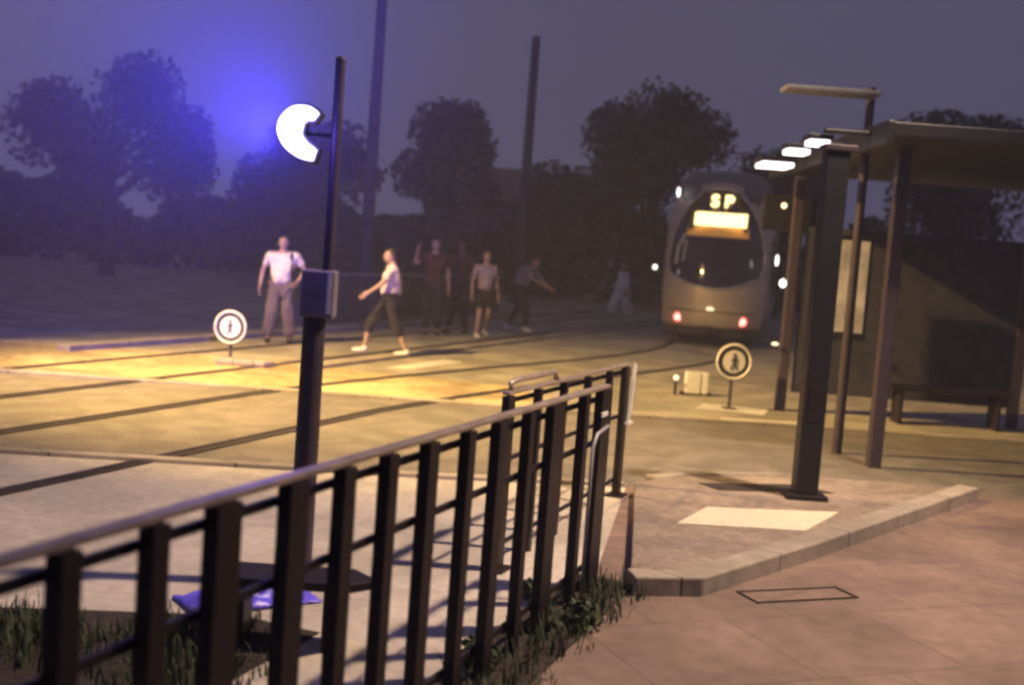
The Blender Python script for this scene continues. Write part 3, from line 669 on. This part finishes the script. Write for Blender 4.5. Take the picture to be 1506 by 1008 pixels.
BASE = dict(pel=(0, 0, .95), spi=(0, 0, 1.12), che=(0, 0, 1.33), nek=(0, .01, 1.47), hed=(0, -.01, 1.63),
            shl=(-.18, .01, 1.41), ell=(-.25, .03, 1.13), wrl=(-.27, -.05, .88), shr=(.18, .01, 1.41), elr=(.25, .03, 1.13), wrr=(.27, -.05, .88),
            hil=(-.09, 0, .90), knl=(-.10, -.02, .50), anl=(-.11, .03, .085), hir=(.09, 0, .90), knr=(.10, -.02, .50), anr=(.11, .03, .085))
def person(loc, rz, label, J, top, bottom, sk='skin', sleeve='short', legs='long', scale=1.0, bag=False, robe=False, shoe='black', face=0.0, wide=1.0, flare=1.0, group='people crossing the tracks on foot'):
    j = dict(BASE); j.update(J); j = {k: Vector(v) for k, v in j.items()}
    root = empty('person', loc, rz, label, 'person', group); root.scale = (scale,) * 3
    # --- body: one continuous skin from pelvis to fingertips and toes
    N = {'pel': (j['pel'], .115, .14), 'spi': (j['spi'], .10, .135), 'che': (j['che'], .105, .155), 'nek': (j['nek'], .052, .052), 'skl': (j['nek'].lerp(j['hed'], .6), .055, .05)}
    E_ = [('pel', 'spi'), ('spi', 'che'), ('che', 'nek'), ('nek', 'skl')]
    for s_ in 'lr':
        N['sh' + s_] = (j['sh' + s_], .055, .055); N['el' + s_] = (j['el' + s_], .038, .038); N['wr' + s_] = (j['wr' + s_], .024, .028)
        N['hi' + s_] = (j['hi' + s_], .085, .085); N['kn' + s_] = (j['kn' + s_], .055, .055); N['an' + s_] = (j['an' + s_], .036, .036)
        E_ += [('che', 'sh' + s_), ('sh' + s_, 'el' + s_), ('el' + s_, 'wr' + s_), ('pel', 'hi' + s_), ('hi' + s_, 'kn' + s_), ('kn' + s_, 'an' + s_)]
        N['to' + s_] = (j['an' + s_] + Vector((0, -.15, -.055)), .03, .022); E_.append(('an' + s_, 'to' + s_))
        d = (j['wr' + s_] - j['el' + s_]).normalized(); side = d.cross(Vector((1, 0, 0))).normalized() if abs(d.x) < .9 else Vector((0, -1, 0)); fl = d.cross(side).normalized() * (1 if s_ == 'l' else -1)
        if side.y > 0: side = -side
        pm = j['wr' + s_] + d * .055; N['pa' + s_] = (pm, .020, .034); E_.append(('wr' + s_, 'pa' + s_))
        for q in range(4):
            off_ = side * (.028 - q * .019); ln = (.072, .08, .075, .058)[q]
            a = pm + d * .035 + off_; b = a + d * ln * .5 - fl * .008; c = b + d * ln * .45 - fl * .022
            for nm, p_, r_ in (('a', a, .0095), ('b', b, .0085), ('c', c, .007)): N[f'f{nm}{q}{s_}'] = (p_, r_, r_)
            E_ += [('pa' + s_, f'fa{q}{s_}'), (f'fa{q}{s_}', f'fb{q}{s_}'), (f'fb{q}{s_}', f'fc{q}{s_}')]
        ta = j['wr' + s_] + d * .035 + side * .035; tb = ta + d * .035 + side * .018; N['ta' + s_] = (ta, .011, .011); N['tb' + s_] = (tb, .009, .009)
        E_ += [('wr' + s_, 'ta' + s_), ('ta' + s_, 'tb' + s_)]
    bm = skin_mesh(N, E_, 'pel', 2)
    # --- head with brow, nose, chin, ears, eyes
    H = j['hed']; Rt = Matrix.Rotation(face, 3, 'Z')
    hb = bmesh.new(); bmesh.ops.create_uvsphere(hb, u_segments=28, v_segments=20, radius=1)
    for v in hb.verts:
        x, y, z = v.co; X, Y, Z = x * .076, y * .096, z * .118
        if z < 0: X *= 1 - .28 * z * z; Y = Y * (1 - .12 * z * z) - .012 * (-z)
        if y < -.3:
            Y -= .022 * math.exp(-(x / .16) ** 2 - ((z + .12) / .2) ** 2)                       # nose
            Y += .010 * (math.exp(-((abs(x) - .38) / .18) ** 2 - ((z - .06) / .13) ** 2))            # eye sockets
            Y -= .006 * math.exp(-(x / .3) ** 2 - ((z + .48) / .08) ** 2)                        # lips
            Y -= .010 * math.exp(-(x / .35) ** 2 - ((z + .85) / .2) ** 2)                        # chin
        v.co = H + Rt @ Vector((X, Y, Z))
    tmp = bpy.data.meshes.new('t'); hb.to_mesh(tmp); hb.free(); bm.from_mesh(tmp); bpy.data.meshes.remove(tmp)
    for s_ in (-1, 1): ball(bm, H + Rt @ Vector((s_ * .077, .01, -.005)), (.012, .022, .032), 10)
    fin('body', bm, M[sk], root, smooth=True)
    hb = bmesh.new(); bmesh.ops.create_uvsphere(hb, u_segments=24, v_segments=16, radius=1); kill = []
    for v in hb.verts:
        x, y, z = v.co
        if z < -.25 or (y < -.45 and z < .42): kill.append(v)
        v.co = H + Rt @ Vector((x * .085, y * .104 + .006, z * .124 + .006))
    bmesh.ops.delete(hb, geom=kill, context='VERTS'); o = fin('hair', hb, M['hair'], root, smooth=True); md = o.modifiers.new('t', 'SOLIDIFY'); md.thickness = .02
    eb = bmesh.new()
    for s_ in (-1, 1): ball(eb, H + Rt @ Vector((s_ * .030, -.083, .008)), (.012, .008, .008), 8)
    fin('eyes', eb, M['black'], root)
    # --- top
    if not robe:
        T = {'spi0': (j['pel'] + Vector((0, 0, -.02)), .15 * wide, .185 * wide), 'spi': (j['spi'], .135 * wide, .17 * wide), 'che': (j['che'], .13, .18), 'nk': (j['che'].lerp(j['nek'], .7), .08, .08)}
        TE = [('spi0', 'spi'), ('spi', 'che'), ('che', 'nk')]
        for s_ in 'lr':
            T['sh' + s_] = (j['sh' + s_], .078, .078); TE.append(('che', 'sh' + s_))
            T['ua' + s_] = (j['sh' + s_].lerp(j['el' + s_], .75), .064, .066); TE.append(('sh' + s_, 'ua' + s_))
            if sleeve == 'long':
                T['fa' + s_] = (j['el' + s_], .055, .055); T['fb' + s_] = (j['el' + s_].lerp(j['wr' + s_], .93), .042, .042); TE += [('ua' + s_, 'fa' + s_), ('fa' + s_, 'fb' + s_)]
        fin('shirt', rumple(skin_mesh(T, TE, 'che', 3), .022, loc[0]), top, root, smooth=True)
        T = {'pel': (j['pel'] + Vector((0, 0, .02)), .13, .165)}; TE = []
        for s_ in 'lr':
            T['hi' + s_] = (j['hi' + s_], .108, .108); TE.append(('pel', 'hi' + s_))
            if legs == 'short': T['kn' + s_] = (j['hi' + s_].lerp(j['kn' + s_], .85), .09, .09); TE.append(('hi' + s_, 'kn' + s_))
            else:
                e_ = .95 if legs == 'long' else .45
                T['kn' + s_] = (j['kn' + s_], .088 * flare, .088 * flare); T['an' + s_] = (j['kn' + s_].lerp(j['an' + s_], e_), .068 * flare ** 1.6, .068 * flare ** 1.6); TE += [('hi' + s_, 'kn' + s_), ('kn' + s_, 'an' + s_)]
        fin('trousers', rumple(skin_mesh(T, TE, 'pel', 3), .020, loc[0]), bottom, root, smooth=True)
    else:
        # long robe: rings from shoulders to a flared, split hem, sleeves joined on
        T = {'che': (j['che'], .135, .18), 'nk': (j['che'].lerp(j['nek'], .7), .08, .08), 'spi': (j['spi'], .13, .165), 'pel': (j['pel'], .15, .18)}
        TE = [('che', 'nk'), ('che', 'spi'), ('spi', 'pel')]
        for s_ in 'lr':
            T['sh' + s_] = (j['sh' + s_], .08, .08); T['el' + s_] = (j['el' + s_], .062, .062); T['wr' + s_] = (j['el' + s_].lerp(j['wr' + s_], .9), .055, .055)
            TE += [('che', 'sh' + s_), ('sh' + s_, 'el' + s_), ('el' + s_, 'wr' + s_)]
            T['kn' + s_] = (j['kn' + s_] + Vector((0, 0, .0)), .15, .15); T['an' + s_] = (j['an' + s_] + Vector((0, 0, .10)), .17, .15); TE += [('pel', 'kn' + s_), ('kn' + s_, 'an' + s_)]
        fin('robe', rumple(skin_mesh(T, TE, 'pel', 3), .025, loc[0]), top, root, smooth=True)
    for s_ in 'lr':
        bm = bmesh.new(); a = j['an' + s_]
        ball(bm, a + Vector((0, -.07, -.045)), (.048, .135, .042), 14); ball(bm, a + Vector((0, .0, -.02)), (.045, .06, .06), 12)
        for v in bm.verts: v.co.z = max(v.co.z, a.z - .083)
        fin('shoe', bm, M[shoe] if shoe in M else shoe, root, smooth=True)
    return root, j
white = cloth((.74, .68, .56), 'white cotton'); greyt = cloth((.13, .10, .105), 'grey trousers'); cream = cloth((.62, .50, .44), 'cream knit')
dred = cloth((.07, .02, .022), 'dark red cloth'); navy = cloth((.014, .012, .018), 'navy cloth'); mauve = cloth((.34, .27, .29), 'mauve grey cloth'); robew = cloth((.85, .80, .78), 'white robe')
dusk = cloth((.25, .22, .23), 'grey cloth')
p1_, j1 = person((-3.77, 18.6, .0), R(6), 'person in a loose white T-shirt and wide grey trousers with a dark shoulder strap',
       dict(shl=(-.21, .01, 1.42), ell=(-.31, .03, 1.16), wrl=(-.33, -.06, .92), shr=(.21, .01, 1.42), elr=(.36, .06, 1.20), wrr=(.26, -.08, 1.02), knl=(-.13, -.08, .5), anl=(-.17, .02, .09), knr=(.12, .0, .5), anr=(.17, .12, .09)),
       white, greyt, wide=1.2, flare=1.3)
bp = empty('backpack', (0, 0, 0), 0, 'dark backpack worn by the person in the white T-shirt', 'backpack'); bp.location = (-3.77, 18.6, 0); bp.rotation_euler = (0, 0, R(6))
bm = bmesh.new(); box(bm, (.05, .24, 1.2), (.32, .16, .42)); fin('bag', bm, M['black'], bp, bevel=.06)
bm = bmesh.new(); tube(bm, [(.13, .16, 1.0), (.17, -.06, 1.08), (.16, -.16, 1.25), (.145, -.13, 1.40), (.14, .02, 1.52), (.13, .2, 1.38)], .021, 8); fin('strap', bm, M['black'], bp, smooth=True)
# strider in profile facing left
person((-1.93, 17.9, 0), R(-90 + 8), 'person in a cream top striding left in dark calf-length trousers and pale shoes',
       dict(knl=(-.10, -.30, .50), anl=(-.10, -.36, .11), knr=(.10, .12, .49), anr=(.10, .30, .10), hed=(0, -.04, 1.60), che=(0, -.03, 1.31), ell=(-.24, .16, 1.16), wrl=(-.25, .12, .93), elr=(.24, -.16, 1.15), wrr=(.24, -.36, 1.00)),
       cream, navy, legs='mid', scale=.97, shoe='white')
person((-1.62, 22.7, 0), R(10), 'person in a dark red top raising one hand beside a companion', dict(ell=(-.36, -.08, 1.25), wrl=(-.33, -.14, 1.50)), dred, navy, scale=1.10)
person((-1.15, 23.6, 0), R(-14), 'tallest dim figure in a dark red shirt with hanging arms, third in the walking row', dict(anl=(-.14, -.12, .09), anr=(.12, .18, .10)), dred, navy, sk='skind', scale=1.10)
person((-.62, 22.95, 0), R(18), 'person in a pale mauve T-shirt and dark shorts with lit knees', dict(knl=(-.11, -.12, .5), anl=(-.13, -.08, .09), anr=(.12, .22, .13)), mauve, navy, legs='short', shoe='white', scale=1.0)
person((.12, 25.8, 0), R(62), 'person in a grey top bending forward and stretching one arm to the right',
       dict(che=(0, -.13, 1.27), nek=(0, -.21, 1.38), hed=(0, -.29, 1.50), shl=(-.17, -.15, 1.35), shr=(.17, -.15, 1.35), ell=(-.22, -.36, 1.14), wrl=(-.20, -.62, 1.03), elr=(.22, -.36, 1.12), wrr=(.2, -.58, .97), knl=(-.1, -.22, .5), anl=(-.1, -.18, .09), knr=(.1, .1, .5), anr=(.1, .34, .1)),
       dusk, navy, shoe='white', scale=1.05)
person((3.05, 33.3, 0), R(-62), 'person in a long white robe walking beside the front of the tram', dict(knl=(-.13, -.14, .5), anl=(-.14, -.26, .09), knr=(.12, .10, .5), anr=(.12, .30, .1), ell=(-.22, .05, 1.14), wrl=(-.2, -.17, 1.02)), robew, robew, robe=True, scale=.99, shoe='white')

# ------------------------------------------------------------------ night haze
bm = bmesh.new(); box(bm, (0, 38, 6.0), (110, 100, 14.2)); hz = fin('haze', bm, None)
mt = bpy.data.materials.new('night haze'); mt.use_nodes = True; t = mt.node_tree; t.nodes.clear()
ou = t.nodes.new('ShaderNodeOutputMaterial'); pv = t.nodes.new('ShaderNodeVolumePrincipled')
pv.inputs['Color'].default_value = (.66, .68, .95, 1); pv.inputs['Density'].default_value = .0030; pv.inputs['Anisotropy'].default_value = .0
t.links.new(pv.outputs[0], ou.inputs['Volume']); hz.data.materials.append(mt)
tag(hz, 'thin night haze', 'haze', kind='stuff')
